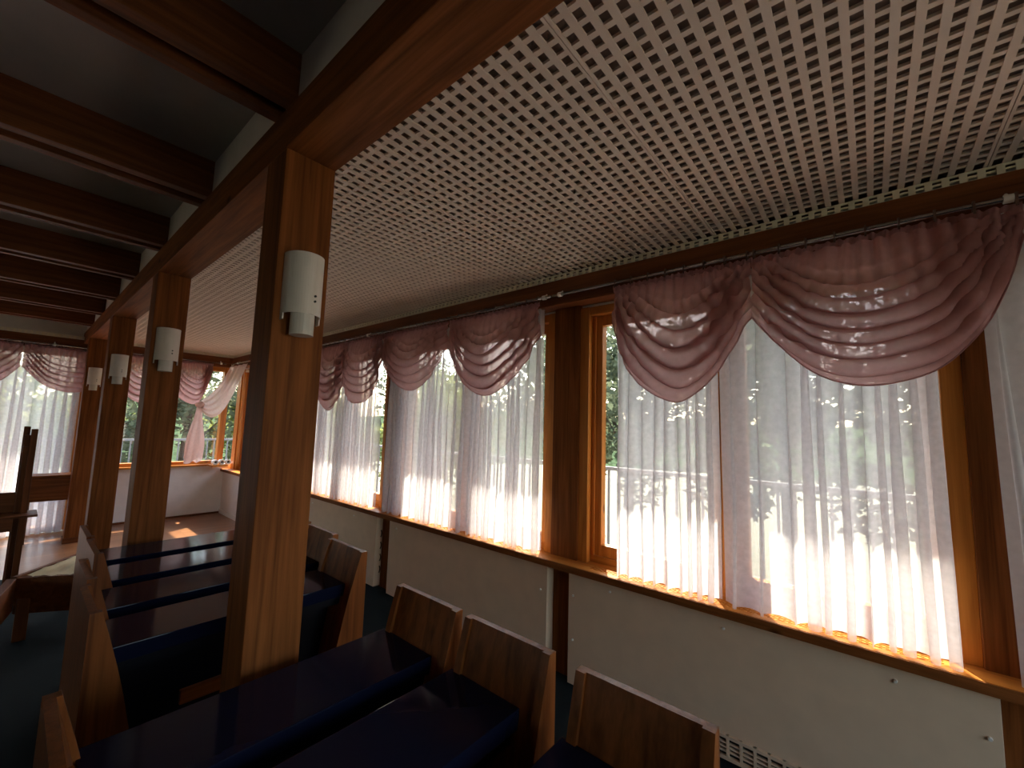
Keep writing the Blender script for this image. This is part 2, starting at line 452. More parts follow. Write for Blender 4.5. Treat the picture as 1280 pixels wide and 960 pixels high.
# sill board along the right wall, with slotted grilles
t = thing('window_sill', 'long stained window sill running under the sheer curtains', 'sill', (2.6, 2.6, .735))
bm = bm_new()
add_box(bm, -2.4, XF, 2.50, 2.545, .735, ZS); add_box(bm, -2.4, XF, 2.625, 2.80, .735, ZS)
gr = []
for a, b in BAYS[:3]:
    gr.append((a + .12, b - .15))
xs = sorted(gr); cur = -2.4
for a, b in xs:
    add_box(bm, cur, a, 2.545, 2.625, .735, ZS); cur = b
add_box(bm, cur, XF, 2.545, 2.625, .735, ZS)
obj('board', bm, M['honey_x'], t)
obj('front_edge', box(-2.4, XF, 2.492, 2.50, .735, ZS - .002), M['post_x'], t)
for a, b in gr:
    bm = bm_new()
    for j in range(6):
        y = 2.545 + j * .0148; add_box(bm, a, b, y, y + .0062, ZS - .012, ZS - .001)
    for j in range(5):
        y = 2.5512 + j * .0148; c = a + (.0225 if j % 2 else 0.)
        while c < b - .014:
            add_box(bm, c, c + .012, y, y + .0086, ZS - .011, ZS - .0015); c += .045
    obj('vent_grille', bm, M['honey_x'], t)
tag(obj('far_window_sill', box(XF - .10, XF - .0, .80, 2.50, .845, .875), M['honey_y'], bevel=.004), 'honey wood sill on the far half wall under the tied curtain', 'sill')

# radiator covers under the sill
def cover(x0, x1, label, screws, grille=None, cut=False):
    t = thing('radiator_cover', label, 'radiator cover', ((x0 + x1) / 2, 2.6, 0), 'cream radiator covers below the sill')
    obj('front_panel', box(x0, x1, 2.54, 2.558, .02, .722), M['panel'], t, bevel=.002)
    e = obj('end_panel', box(x0, x0 + .016, 2.558, 2.618, .02, .722), M['panel'], t)
    if cut:
        for zc in (.18, .30, .42, .54):
            bm = bm_new()
            for k in range(7):
                a0, a1 = -1.1 + k * .3, -1.1 + (k + 1) * .3
                for (q0, q1) in ((a0, a1),):
                    y0, zz0 = 2.588 + .022 * math.cos(q0), zc + .04 * math.sin(q0); y1, zz1 = 2.588 + .022 * math.cos(q1), zc + .04 * math.sin(q1)
                    add_tube(bm, (x0 + .001, y0, zz0), (x0 + .001, y1, zz1), .007, 6)
            obj('cutout', bm, M['panel_dark'], e)
    obj('end_panel', box(x1 - .016, x1, 2.558, 2.618, .02, .722), M['panel'], t)
    obj('foot_rail', box(x0 + .02, x1 - .02, 2.57, 2.618, 0, .03), M['black'], t)
    for x, z in screws:
        bm = bm_new(); add_tube(bm, (x, 2.54, z), (x, 2.531, z), .008, 12, .006); obj('screw_cap', bm, M['white'], t)
    if grille:
        g0, g1 = grille
        bm = bm_new()
        for z in (.035, .135): add_box(bm, g0, g1, 2.522, 2.54, z, z + .014)
        c = g0
        while c < g1:
            add_box(bm, c, c + .012, 2.524, 2.54, .035, .149); c += .062
        for z in (.063, .083, .103): 
            add_box(bm, g0, g1, 2.526, 2.54, z + .004, z + .012)
        g = obj('vent_grille', bm, M['panel'], t)
        obj('grille_back', box(g0, g1, 2.5385, 2.5398, .04, .145), M['black'], g)
cover(-.335, 1.606, 'cream radiator cover under the nearest window, white screw caps along its top', [(1.30, .675), (.64, .665), (-.035, .665), (-.30, .56), (1.57, .30), (1.57, .58)], (.25, .80))
cover(1.785, 3.72, 'cream radiator cover under the second window, between two dark recesses', [(3.6, .66), (1.84, .55)])
cover(3.955, 6.0, 'cream radiator cover partly hidden by the nearest post, curved cutouts in its end', [(4.4, .66), (5.4, .66)], cut=True)
cover(-2.45, -.57, 'cream radiator cover beyond the dark recess at the lower right edge', [(-.7, .66)])

# ------------------------------------------------------------------ curtain rods
def rod(name_label, p, q, brackets, dirv):
    t = thing('curtain_rod', name_label, 'curtain rod', ((p[0] + q[0]) / 2, (p[1] + q[1]) / 2, p[2]), 'curtain rods under the lattice ceiling')
    bm = bm_new(); add_tube(bm, p, q, .011, 14); obj('rail', bm, M['steel'], t, smooth=True)
    for b in brackets:
        bm = bm_new()
        add_tube(bm, (b[0], b[1], b[2] + .0), (b[0] + dirv[0] * .05, b[1] + dirv[1] * .05, b[2] + .045), .007, 8)
        add_tube(bm, (b[0] - .014 * abs(dirv[1]), b[1] - .014 * abs(dirv[0]), b[2]), (b[0] + .014 * abs(dirv[1]), b[1] + .014 * abs(dirv[0]), b[2]), .017, 12)
        obj('bracket', bm, M['white'], t)
ZR, YR, XR = 2.648, 2.45, XF - .18
rod('steel curtain rod over the two nearest right-hand windows', (-2.3, YR, ZR), (1.72, YR, ZR), [(x, YR, ZR) for x in (-.45, 1.66)], (0, 1))
rod('steel curtain rod over the farther right-hand windows', (1.74, YR, ZR), (XF - .25, YR, ZR), [(x, YR, ZR) for x in (1.80, 4.2, 6.4, 8.4)], (0, 1))
rod('steel curtain rod across the far wall', (XR, -5.0, ZR), (XR, 2.38, ZR), [(XR, y, ZR) for y in (-2.5, .28, 1.4, 2.3)], (1, 0))

# ------------------------------------------------------------------ sheer curtains
def smooth01(t): t = max(0., min(1., t)); return t * t * (3 - 2 * t)
def sheer(label, a0, a1, fixed, z0, z1, axis='x', folds=None, seed=0, mat='sheer', amp=.034, over=1.25, cat='curtain', grp='sheer white curtains', lean=0.):
    r = random.Random(seed)
    L = abs(a1 - a0); n = folds or max(4, int(L / .085))
    ph = [0.]
    for i in range(n): ph.append(ph[-1] + r.uniform(.35, 1.9))
    tot = ph[-1]
    # cumulative fold position along the curtain, phase follows the index
    seg = 14; pts = []
    for i in range(n):
        for s in range(seg):
            f = s / seg
            pts.append((i + f, (ph[i] + (ph[i + 1] - ph[i]) * f) / tot))
    pts.append((n, 1.))
    am = [r.uniform(.6, 1.25) for _ in range(n + 2)]; ov = [r.uniform(.35, 1.35) for _ in range(n + 2)]
    drift = [r.uniform(-1, 1) for _ in range(n + 2)]
    nz = 22; rows = []
    for k in range(nz + 1):
        v = k / nz; z = z1 + (z0 - z1) * v
        row = []
        for idx, t in pts:
            i = int(idx); f = idx - i
            A = am[i] * (1 - f) + am[i + 1] * f; O = ov[i] * (1 - f) + ov[i + 1] * f; D = drift[i] * (1 - f) + drift[i + 1] * f
            th = 2 * PI * idx
            w = L / n
            fl = .55 + .45 * smooth01(v * 1.5)
            u = t * L + O * over * w * .36 * fl * math.sin(th) + D * .018 * v + .012 * noise.noise(Vector((idx * .7, v * 2.2, seed)))
            u = max(0., min(L, u)) if 0 < t < 1 else t * L
            y = amp * A * fl * math.cos(th + .35 * O * math.sin(th)) + .012 * noise.noise(Vector((idx * .5 + 9, v * 3., seed + 3.)))
            zz = z + (.006 * math.cos(th) if k == nz else 0)
            p = a0 + (a1 - a0) * u / L + lean * v
            row.append((p, fixed + y, zz) if axis == 'x' else (fixed + y, p, zz))
        rows.append(row)
    bm = bm_new(); add_grid(bm, rows)
    return tag(obj('sheer_curtain', bm, M[mat], smooth=True), label, cat, grp)
ZT, ZBt, YS = 2.63, ZS + .012, 2.545
sheer('narrow sheer white curtain in the left half of the nearest window, by the bare post', 1.27, .652, YS, ZBt, ZT, seed=11, folds=9)
sheer('wide sheer white curtain in the right half of the nearest window, under the largest swag', .650, -.225, YS, ZBt, ZT, seed=23, folds=11, lean=-.015)
sheer('sheer white curtain beside the bare window post, second window, right half', 2.50, 1.88, YS, ZBt, ZT, seed=31, folds=9)
sheer('sheer white curtain of the second window, wide left half', 3.83, 2.51, YS, ZBt, ZT, seed=43, folds=16)
sheer('sheer white curtain of the third window, right part, beside the gap', 4.86, 4.03, YS, ZBt, ZT, seed=51, folds=9)
sheer('sheer white curtain of the third window, left part, next to the nearest post', 6.0, 4.87, YS, ZBt, ZT, seed=63, folds=12)
sheer('whiter heavier curtain cut off by the right edge of the picture', -.36, -1.1, 2.50, ZBt - .01, ZT, seed=71, folds=7, mat='lining', lean=-.03)
sheer('long sheer white curtain reaching the floor before the far glazed door', .60, -.70, XF - .095, .02, ZT, 'y', seed=81, folds=13)
sheer('long floor-length sheer curtain at the left edge of the far wall', -.72, -2.2, XF - .095, .02, ZT, 'y', seed=83, folds=13)

# ------------------------------------------------------------------ swags
hook_mesh = None
def swag(label, pts, a0, a1, fixed, ztop, axis='x', seed=0, folds=6, mat='swag', bulge=.07, toward=-1, grp='dusty rose swags on the rods', skew=0.):
    """pts: (a, z) along the lower hem from one end to the other"""
    pts = sorted(pts); r = random.Random(seed)
    def hem(a):
        if a <= pts[0][0]: return pts[0][1]
        if a >= pts[-1][0]: return pts[-1][1]
        for (p, z), (q, w) in zip(pts, pts[1:]):
            if p <= a <= q:
                k = pts.index((p, z)); o = pts[max(0, k - 1)]; e = pts[min(len(pts) - 1, k + 2)]; h = q - p
                m0 = (w - o[1]) / (q - o[0]) * h; m1 = (e[1] - z) / (e[0] - p) * h; u = (a - p) / h
                return (2 * u ** 3 - 3 * u * u + 1) * z + (u ** 3 - 2 * u * u + u) * m0 + (3 * u * u - 2 * u ** 3) * w + (u ** 3 - u * u) * m1
    lo, hi = min(a0, a1) + .006, max(a0, a1) - .006
    nu, nv = 84, 96
    hz = [hem(lo + (hi - lo) * i / nu) for i in range(nu + 1)]
    for _ in range(14): hz = [hz[0]] + [(hz[i - 1] + 2 * hz[i] + hz[i + 1]) / 4 for i in range(1, nu)] + [hz[-1]]
    ph = r.uniform(0, 6)
    imin = hz.index(min(hz)) / nu; Dm = ztop - min(hz)
    rows = []
    for j in range(nv + 1):
        v = j / nv; row = []
        for i in range(nu + 1):
            s = i / nu
            # parameter lines sag: swept folds run from the upper corners into the belly
            c = s - imin; side = max(0., 1 - (abs(c) / (imin if c < 0 else 1 - imin)) ** 2) if 0 < imin < 1 else 1
            z = ztop + (hz[i] - ztop) * v
            H = (ztop - hz[i]) / Dm; w = 1 - H * (1 - v)
            dH = (hz[max(0, i - 1)] - hz[min(nu, i + 1)]) / Dm / ((min(nu, i + 1) - max(0, i - 1)) / nu)
            gs, gz = -dH / (hi - lo), -1 / Dm
            gl = math.hypot(gs, gz); gs /= gl; gz /= gl
            n1 = noise.noise(Vector((s * 1.8, w * 1.6, seed))); n2 = noise.noise(Vector((s * 4.5, w * 6., seed + 5)))
            q = w * folds + ph + .55 * n1 + skew * (s - .5) * folds * .35
            wob = .5 + .9 * noise.noise(Vector((int(q + .5) * 3.7, seed, s * 1.5)))
            th = 2 * PI * q
            env = smooth01((w - .10) * 2.6) * smooth01(v * 4.0) * (1 - .9 * smooth01((w - .90) / .09)) * min(1, .35 + side * 1.6)
            A = env * max(.15, wob + .5) * Dm / folds * .30
            shir = (1 - smooth01(v * 1.6)) * (.016 * math.sin(s * 2 * PI * (13 + seed % 4) + 2 * noise.noise(Vector((s * 9, v * 3, seed)))) + .005 * math.sin(s * 2 * PI * 29))
            edge = .02 * (1 - side) * math.sin(s * 60 + v * 5) * smooth01(v * 2)
            y = bulge * side * math.sin(PI * min(1, v * .95)) ** .8 + env * (.026 * math.cos(th) + .012 * n2) + shir + edge
            a = lo + (hi - lo) * s + gs * A * math.sin(th) + .010 * noise.noise(Vector((s * 4, v * 5, seed + 8)))
            a = max(lo, min(hi, a))
            zz = z + gz * A * math.sin(th)
            row.append((a, fixed + toward * y, zz) if axis == 'x' else (fixed + toward * y, a, zz))
        rows.append(row)
    bm = bm_new(); add_grid(bm, rows)
    ctr = ((lo + hi) / 2, fixed, ztop) if axis == 'x' else (fixed, (lo + hi) / 2, ztop)
    t = thing('curtain_swag', label, 'curtain swag', ctr, grp)
    obj('drape', bm, M[mat], t, smooth=True)
    # rolled hem along the lower edge
    bm = bm_new(); hr = rows[-1]
    for p, q in zip(hr[::2], hr[2::2]): add_tube(bm, p, q, .0035, 5, cap=False)
    obj('hem', bm, M[mat], t, smooth=True)
    # gathered heading tape
    hd = []
    for k, dz in enumerate((-.006, .010, .026)):
        row = []
        for i in range(nu * 2 + 1):
            s = i / (nu * 2); a = lo + (hi - lo) * s
            y = .006 * math.sin(s * 2 * PI * 40 + k) + .004 * math.sin(s * 2 * PI * 17)
            zz = ztop + dz + .004 * math.sin(s * 2 * PI * 23 + k)
            row.append((a, fixed - .002 * toward + toward * y, zz) if axis == 'x' else (fixed + toward * y, a, zz))
        hd.append(row)
    bm = bm_new(); add_grid(bm, hd); obj('heading', bm, M[mat], t, smooth=True)
    n = max(3, int((hi - lo) / .11))
    for k in range(n + 1):
        a = lo + .015 + (hi - lo - .03) * k / n
        bm = bm_new()
        for u0, u1, c0, c1 in ((-.0165, -.0135, ztop + .012, ZR + .015), (.0135, .0165, ZR - .02, ZR + .015), (-.0165, .0165, ZR + .013, ZR + .016)):
            if axis == 'x': add_box(bm, a - .004, a + .004, fixed + u0, fixed + u1, c0, c1)
            else: add_box(bm, fixed + u0, fixed + u1, a - .004, a + .004, c0, c1)
        obj('hook', bm, M['clip'], t)
    return t
ZH = 2.598
swag('largest dusty rose swag, nearest the camera at the upper right',
     [(-.477, 2.50), (-.417, 2.261), (-.346, 2.127), (-.239, 1.996), (-.117, 1.942), (.03, 1.927), (.189, 1.987), (.348, 2.151), (.451, 2.298)], -.49, .455, YR, ZH, seed=1, folds=9, skew=-.3)
swag('narrower dusty rose swag beside the bare window post, hanging lower than its right neighbour',
     [(.46, 2.31), (.623, 2.025), (.737, 1.91), (.856, 1.862), (1.063, 1.977), (1.19, 2.151), (1.247, 2.407)], .445, 1.25, YR, ZH, seed=2, folds=8, skew=.6)
swag('dusty rose swag at the right end of the second window',
     [(1.832, 2.377), (2.001, 2.126), (2.33, 1.939), (2.64, 2.066), (2.842, 2.388)], 1.832, 2.85, YR, ZH, seed=3, folds=8)
swag('dusty rose swag at the left end of the second window, second from the bare post',
     [(2.856, 2.39), (3.112, 2.092), (3.412, 2.012), (3.769, 2.189), (3.894, 2.4)], 2.85, 3.89, YR, ZH, seed=4, folds=8, skew=.5)
swag('dusty rose swag third from the bare window post, narrow in view',
     [(3.891, 2.374), (4.005, 2.031), (4.278, 1.898), (4.585, 1.994), (4.68, 2.30)], 3.885, 4.69, YR, ZH, seed=5, folds=8, skew=.5)
swag('dusty rose swag half hidden behind the nearest post',
     [(4.66, 2.25), (4.72, 2.03), (4.919, 1.819), (5.209, 1.93), (5.5, 2.3)], 4.68, 5.55, YR, ZH, seed=6, folds=8)
swag('dusty rose swag at the right edge of the picture, over the whiter curtain',
     [(-1.5, 2.3), (-1.0, 1.95), (-.6, 2.25), (-.50, 2.45)], -1.5, -.495, YR, ZH, seed=8, folds=6)
swag('dusty rose swag on the far wall beside the farthest post',
     [(.70, 2.03), (.56, 2.00), (.435, 1.991), (.234, 2.065), (.111, 2.187), (-.002, 2.317)], 0, .72, XR, ZH, 'y', seed=9, folds=9, skew=-.4)
swag('dusty rose swag cut off by the left edge of the picture',
     [(-.002, 2.317), (-.1, 2.164), (-.2, 2.06), (-.45, 1.98), (-.8, 2.3)], -.82, 0, XR, ZH, 'y', seed=10, folds=6)
swag('dusty rose swag seen between the second and third posts on the far wall',
     [(1.60, 2.35), (1.45, 2.05), (1.338, 1.935), (1.226, 1.89), (1.05, 2.05), (.9, 2.35)], .88, 1.62, XR, ZH, 'y', seed=12, folds=8)
swag('dusty rose swag on the far wall above the knotted tail',
     [(2.16, 2.50), (2.12, 2.25), (2.03, 1.95), (1.85, 1.93), (1.68, 2.1), (1.62, 2.35)], 1.62, 2.19, XR, ZH, 'y', seed=14, folds=8, skew=-.6)

# tied corner curtain: sweeps from the right-hand rod to a knot, tail hangs below
def tied():
    t = thing('tied_curtain', 'pale rose curtain swept across the far corner and knotted, tail hanging', 'curtain', (XF - .2, 2.02, 1.0))
    K = Vector((XF - .29, 2.02, 1.90))
    rows = []
    for j in range(40):
        s = j / 39.                                # from rod to knot
        row = []
        for i in range(33):
            q = i / 32.                            # across the band
            top = Vector((8.30 + .42 * q, 2.45, ZH))
            # upper edge starts near the corner, lower edge starts nearer the camera
            a = Vector((8.74 - .95 * q, 2.44 - .02 * q, ZH))
            e = K + Vector((0, .02, .075 - .15 * q))
            sag = (.10 + .38 * q) * math.sin(PI * s) ** .9
            p = a.lerp(e, s); p.z -= sag * (.75 + .25 * s)
            rip = .030 * math.sin(q * 2 * PI * 4.2 + 1.2 * s) * (1 - .7 * s)
            p.x -= rip * .7 + .05 * math.sin(PI * s); p.y -= rip * .7
            row.append((p.x, p.y, p.z))
        rows.append(row)
    bm = bm_new(); add_grid(bm, rows); obj('sweep', bm, M['swagpale'], t, smooth=True)
    rows = []
    for j in range(30):
        v = j / 29.; row = []
        w = .035 + .075 * smooth01(v * 1.3)
        for i in range(49):
            q = i / 48. * 2 * PI
            rr = 1 + .28 * math.sin(5 * q + 2 * v)
            row.append((K.x - .02 + .45 * w * rr * math.sin(q), K.y - .03 * v + w * rr * math.cos(q), K.z - .03 - v * (.90 + .05 * math.sin(2 * q))))
        rows.append(row)
    bm = bm_new(); add_grid(bm, rows); obj('tail', bm, M['swagpale'], t, smooth=True)
    bm = bm_new(); bmesh.ops.create_uvsphere(bm, u_segments=24, v_segments=14, radius=.062)
    for vv in bm.verts:
        n = noise.noise(vv.co * 25); vv.co = vv.co * (1 + .25 * n); vv.co.z *= .85
        vv.co += V(K.x - .02, K.y, K.z)
    obj('knot', bm, M['swagpale'], t, smooth=True)
    rows = []                                       # short frill beside the knot
    for j in range(8):
        v = j / 7.
        rows.append([(K.x - .03 - .02 * math.sin(i * 1.3), K.y + .03 + .13 * v + .01 * math.sin(i), K.z - .02 - .05 * v - .10 * (i / 11.) * (.4 + v)) for i in range(12)])
    bm = bm_new(); add_grid(bm, rows); obj('frill', bm, M['swagpale'], t, smooth=True)
tied()
# three white rolls on the sill in the far corner
for k, (y, l) in enumerate(((2.33, 'white roll with a round dark opening on the corner sill, leftmost of three'),
                            (2.425, 'white roll with a round dark opening on the corner sill, middle of three'),
                            (2.52, 'white roll with a round dark opening on the corner sill, rightmost of three'))):
    t = thing('paper_roll', l, 'roll', (XF - .25, y, ZS if y > 2.50 else .80), 'white rolls in the corner')
    zc = .94
    bm = bm_new()
    n = 24; ro, ri = .044, .022
    rings = [(XF - .20 - .0, ro), (XF - .30, ro), (XF - .305, ro - .006), (XF - .305, ri + .004), (XF - .30, ri), (XF - .20, ri)]
    vs = [[bm.verts.new(V(x, y + rr * math.cos(2 * PI * i / n), zc - .02 + rr * math.sin(2 * PI * i / n))) for i in range(n)] for x, rr in rings]
    for a, b in zip(vs, vs[1:] + vs[:1]):
        for i in range(n): bm.faces.new([a[i], a[(i + 1) % n], b[(i + 1) % n], b[i]])
    obj('paper', bm, M['white'], t, smooth=False)
    bm = bm_new(); add_tube(bm, (XF - .275, y, zc - .02), (XF - .205, y, zc - .02), ri - .001, 18); obj('core', bm, M['black'], t)
tag(obj('corner_shelf', box(XF - .36, XF - .10, 2.27, 2.50, .845, .876), M['honey_x'], bevel=.003), 'small honey wood corner shelf under the white rolls', 'shelf')

# ------------------------------------------------------------------ benches
def end_parts(t, yo, s, x0, x1, H):
    """yo outer face, s=+1 flares toward +Y (aisle end), -1 toward -Y (window end)"""
    def prof(top, k): return [(yo, 0), (yo, H), (yo + s * top, H)] + [(yo + s * (top + k * min(H - z, .55) + .012 * math.sin(PI * min(1, (H - z) / .6))), z) for z in (H - .1, H - .2, H - .3, H - .42, H - .55, 0)]
    p = bm_new(); add_prism(p, prof(.022, .20), x0 + .029, x1 - .029); obj('end_panel', p, M['pew_z'], t)
    for a, b in ((x0, x0 + .029), (x1 - .029, x1)):
        p = bm_new(); add_prism(p, prof(.032, .225), a, b); obj('end_board', p, M['pew_z'], t)
def bench(x0, yl, yr, label, H=1.027, L=.364, zs=.864, f=None):
    x1 = x0 + L
    t = thing('pew', label, 'pew', (x0 + L / 2, (yl + yr) / 2, 0), 'wooden pews with navy seats')
    end_parts(t, yr, -1, x0, x1, H); end_parts(t, yl, 1, x0, x1, H)
    ya, yb = yl + .068, yr - .068
    obj('seat', box(x0 + .080, x1 + .018, ya, yb, zs - .058, zs), M['navy'], t, bevel=.003)
    obj('seat_support', box(x0 + .10, x1 - .02, ya + .01, yb - .01, zs - .10, zs - .059), M['navy_dark'], t)
    obj('back_board', box(x0 + .19, x0 + .205, ya - .03, yb + .03, .12, zs - .101), M['navy_dark'], t)
    f0, f1 = f or (yl + .32, yr - .25)
    for xa in (x0 + .07, x1 - .05): obj('stretcher', box(xa - .012, xa + .012, f0, f1, .585, .635), M['pew_y'], t, bevel=.003)
    for y in (f0 + .02, f1 - .02): obj('leg', box(x0 + .215, x1 - .06, y - .014, y + .014, 0, .585), M['navy_dark'], t)
    return t
for a in [(.432, .05, 1.64, 'pew nearest the camera, its window end rising at the bottom edge'),
          (1.107, .10, 1.655, 'second pew from the camera, lower of the two long seats before the thick post'),
          (1.713, .157, 1.658, 'third pew from the camera, its long seat passing just in front of the thick post'),
          (2.98, .335, 1.85, 'first pew beyond the thick post, its window end standing clear right of the post'),
          (3.60, .375, 1.94, 'second pew beyond the thick post, window end peeping just right of the post'),
          (4.21, .460, 1.98, 'third pew beyond the thick post, last but one from the far wall'),
          (4.83, .470, 2.0, 'farthest pew of the row, topmost dark seat before the far bay')]:
    bench(a[0] * .68, a[1] * .68, a[2] * .68, a[3], f=(.52, .93) if a[0] > 2.9 and a[0] < 3 else None)

# ------------------------------------------------------------------ furniture at the left
def low_seat():
    t = thing('kneeling_bench', 'low dark wooden bench with a crumpled cream cloth, in the aisle at the left', 'bench', (5.0, .3, 0))
    a = Vector((4.94, .13)); e1 = Vector((4.72, .46)); e3 = Vector((5.46, .56)); e2 = Vector((4.54, .045))
    def board(p, q, th, z0, z1, m, nm, bev=.004):
        d = (q - p).normalized(); n = Vector((-d.y, d.x)) * th
        bm = bm_new(); add_hex(bm, [(*p, z0), (*q, z0), (*(q + n), z0), (*(p + n), z0)], [(*p, z1), (*q, z1), (*(q + n), z1), (*(p + n), z1)])
        return obj(nm, bm, m, t, bevel=bev)
    board(a, e1, -.04, .19, .45, M['dark_x'], 'apron')
    board(a, e3, -.035, .25, .46, M['dark_x'], 'side_rail')
    c = e3 + (e1 - a)
    board(e1, c, .035, .22, .44, M['dark_x'], 'side_rail'); board(e3, c, -.035, .22, .44, M['dark_y'], 'apron')
    bm = bm_new()
    add_hex(bm, [(*a, .21), (*e2, .20), (e2.x + .03, e2.y - .05, .20), (a.x + .02, a.y - .05, .21)], [(*a, .45), (*e2, .43), (e2.x + .03, e2.y - .05, .43), (a.x + .02, a.y - .05, .45)])
    obj('arm_rail', bm, M['dark_x'], t, bevel=.006)
    for p in (a + Vector((-.02, .02)), e1 + Vector((.02, .0)), e3 + Vector((-.04, .0)), c + Vector((-.05, -.03))):
        obj('leg', box(p.x - .035, p.x + .035, p.y - .005, p.y + .065, 0, .30), M['dark_z'], t, bevel=.004)
    # cream cloth, crumpled, laid over the seat
    rows = []
    for i in range(24):
        u = i / 23.; row = []
        for j in range(24):
            v = j / 23.
            p = a + (e3 - a) * (.02 + .95 * u) + (e1 - a) * (.12 + .86 * v)
            z = .448 + .018 * noise.noise(Vector((u * 5, v * 5, 2))) + .012 * abs(math.sin(u * 9 + v * 4)) * (1 if u > .2 else .3) + (.018 if v < .12 else 0)
            row.append((p.x, p.y, z))
        rows.append(row)
    bm = bm_new(); add_grid(bm, rows); o = obj('seat_cloth', bm, M['cream'], t, smooth=True); o['label'] = 'crumpled cream cloth'
low_seat()
def tall_stand():
    t = thing('reading_stand', 'tall wooden stand with twin uprights, seen edge-on at the left edge', 'stand', (6.3, .12, 0))
    for x, y, z in ((6.36, .078, 1.55), (6.18, .125, 1.53)):
        obj('upright', box(x, x + .05, y, y + .045, 0, z), M['dark_z'], t, bevel=.004)
    obj('shelf', box(6.02, 6.34, -.16, .235, .715, .735), M['dark_y'], t, bevel=.003)
    obj('tray', box(6.04, 6.34, -.35, .085, .60, .72), M['dark_y'], t, bevel=.003)
    obj('back_board', box(6.30, 6.34, -.35, .085, .735, .92), M['dark_y'], t, bevel=.003)
    obj('back_panel', box(6.235, 6.30, .088, .160, .05, 1.47), M['dark_z'], t)
    obj('cross_rail', box(6.19, 6.40, .085, .12, 1.30, 1.36), M['dark_x'], t)
    obj('leg', box(6.04, 6.09, -.34, -.29, 0, .60), M['dark_z'], t, bevel=.003)
    obj('foot', box(6.0, 6.45, .08, .17, 0, .05), M['dark_x'], t, bevel=.003)
tall_stand()
def credence():
    t = thing('side_table', 'wooden side table with a deep apron before the far door curtain', 'table', (8.3, .4, 0))
    obj('tabletop', box(8.28, 8.62, .16, .70, .835, .865), M['post_y'], t, bevel=.004)
    obj('apron', box(8.30, 8.60, .19, .67, .53, .83), M['pew_y'], t, bevel=.003)
    for x in (8.31, 8.56):
        for y in (.20, .62): obj('leg', box(x, x + .04, y, y + .04, 0, .54), M['dark_z'], t, bevel=.003)
credence()

# ------------------------------------------------------------------ outdoors
bm = bm_new(); add_box(bm, -8, 13.2, 2.95, 6.0, -.35, -.12); add_box(bm, XF + .2, 13.2, -9, 2.95, -.35, -.12); add_box(bm, -9, XN - .2, -4, 2.95, -.35, -.12)  # last slab, behind the back wall, is added to bounce light indoors
tag(obj('terrace', bm, M['terrace']), 'pale sunlit terrace outside the windows', 'terrace')
struct('ground', box(-60, 90, -60, 90, -3.4, -3.2), M['grass'])
# roof with overhanging eaves
bm = bm_new(); add_box(bm, XN - .8, XF + 1.0, YL - .8, 4.05, 3.28, 3.45); add_box(bm, XN - .8, XF + 1.0, 3.99, 4.05, 3.05, 3.28)
struct('roof', bm, M['dark_x'])
def railing(label, p, q, n):
    t = thing('terrace_railing', label, 'railing', ((p[0] + q[0]) / 2, (p[1] + q[1]) / 2, -.12), 'railings of the terrace')
    for z, h in ((1.10, .05), (.0, .05)):
        bm = bm_new()
        if p[1] == q[1]: add_box(bm, p[0], q[0], p[1] - .03, p[1] + .03, z, z + h)
        else: add_box(bm, p[0] - .03, p[0] + .03, p[1], q[1], z, z + h)
        obj('rail', bm, M['rail'], t)
    for k in range(n + 1):
        f = k / n; x = p[0] + (q[0] - p[0]) * f; y = p[1] + (q[1] - p[1]) * f
        obj('baluster', box(x - .014, x + .014, y - .014, y + .014, -.12, 1.10), M['rail'], t)
railing('pale railing along the terrace outside the right-hand windows', (-5, 5.7), (12.84, 5.7), 110)
railing('pale railing across the terrace outside the far windows', (12.9, -6, 0), (12.9, 5.75, 0), 80)

def tree_mesh(seed, h, w, n, leaf):
    r = random.Random(seed); bm = bm_new()
    blobs = [(Vector((r.gauss(0, w * .36), r.gauss(0, w * .36), h * r.uniform(.32, .92))), w * r.uniform(.18, .40)) for _ in range(26)]
    for _ in range(n):
        c, rad = r.choice(blobs)
        d = Vector((r.gauss(0, 1), r.gauss(0, 1), r.gauss(0, 1))).normalized() * rad * r.uniform(.55, 1.) 
        p = c + d
        u = Vector((r.gauss(0, 1), r.gauss(0, 1), r.gauss(0, .6))).normalized(); w2 = u.orthogonal().normalized(); w2.rotate(Matrix.Rotation(r.uniform(0, 6.28), 3, u))
        k = leaf * r.uniform(.6, 1.3)
        bm.faces.new([bm.verts.new(p - u * k), bm.verts.new(p + w2 * k * .5), bm.verts.new(p + u * k), bm.verts.new(p - w2 * k * .5)])
    return bm
def mesh_of(name, bm, m):
    me = bpy.data.meshes.new(name); bm.to_mesh(me); bm.free(); me.materials.append(m); return me
kinds = []
for s, h, w, n, lf, m in ((1, 8.6, 3.7, 7000, .15, 'leafA'), (2, 10.2, 4.0, 7500, .16, 'leafA'), (3, 7.0, 3.7, 7000, .14, 'leafB')):
    me = mesh_of('crown', tree_mesh(s, h, w, n, lf), M[m])
    bm = bm_new(); add_tube(bm, (0, 0, 0), (.1, .1, h * .5), .22, 10, .13); add_tube(bm, (.1, .1, h * .5), (.0, .2, h * .85), .13, 8, .05)
    for k in range(6):
        a = k * 1.05; add_tube(bm, (.05, .05, h * (.35 + .06 * k)), (w * .3 * math.cos(a), w * .3 * math.sin(a), h * (.5 + .06 * k)), .06, 6, .02)
    kinds.append((me, mesh_of('trunk', bm, M['bark'])))
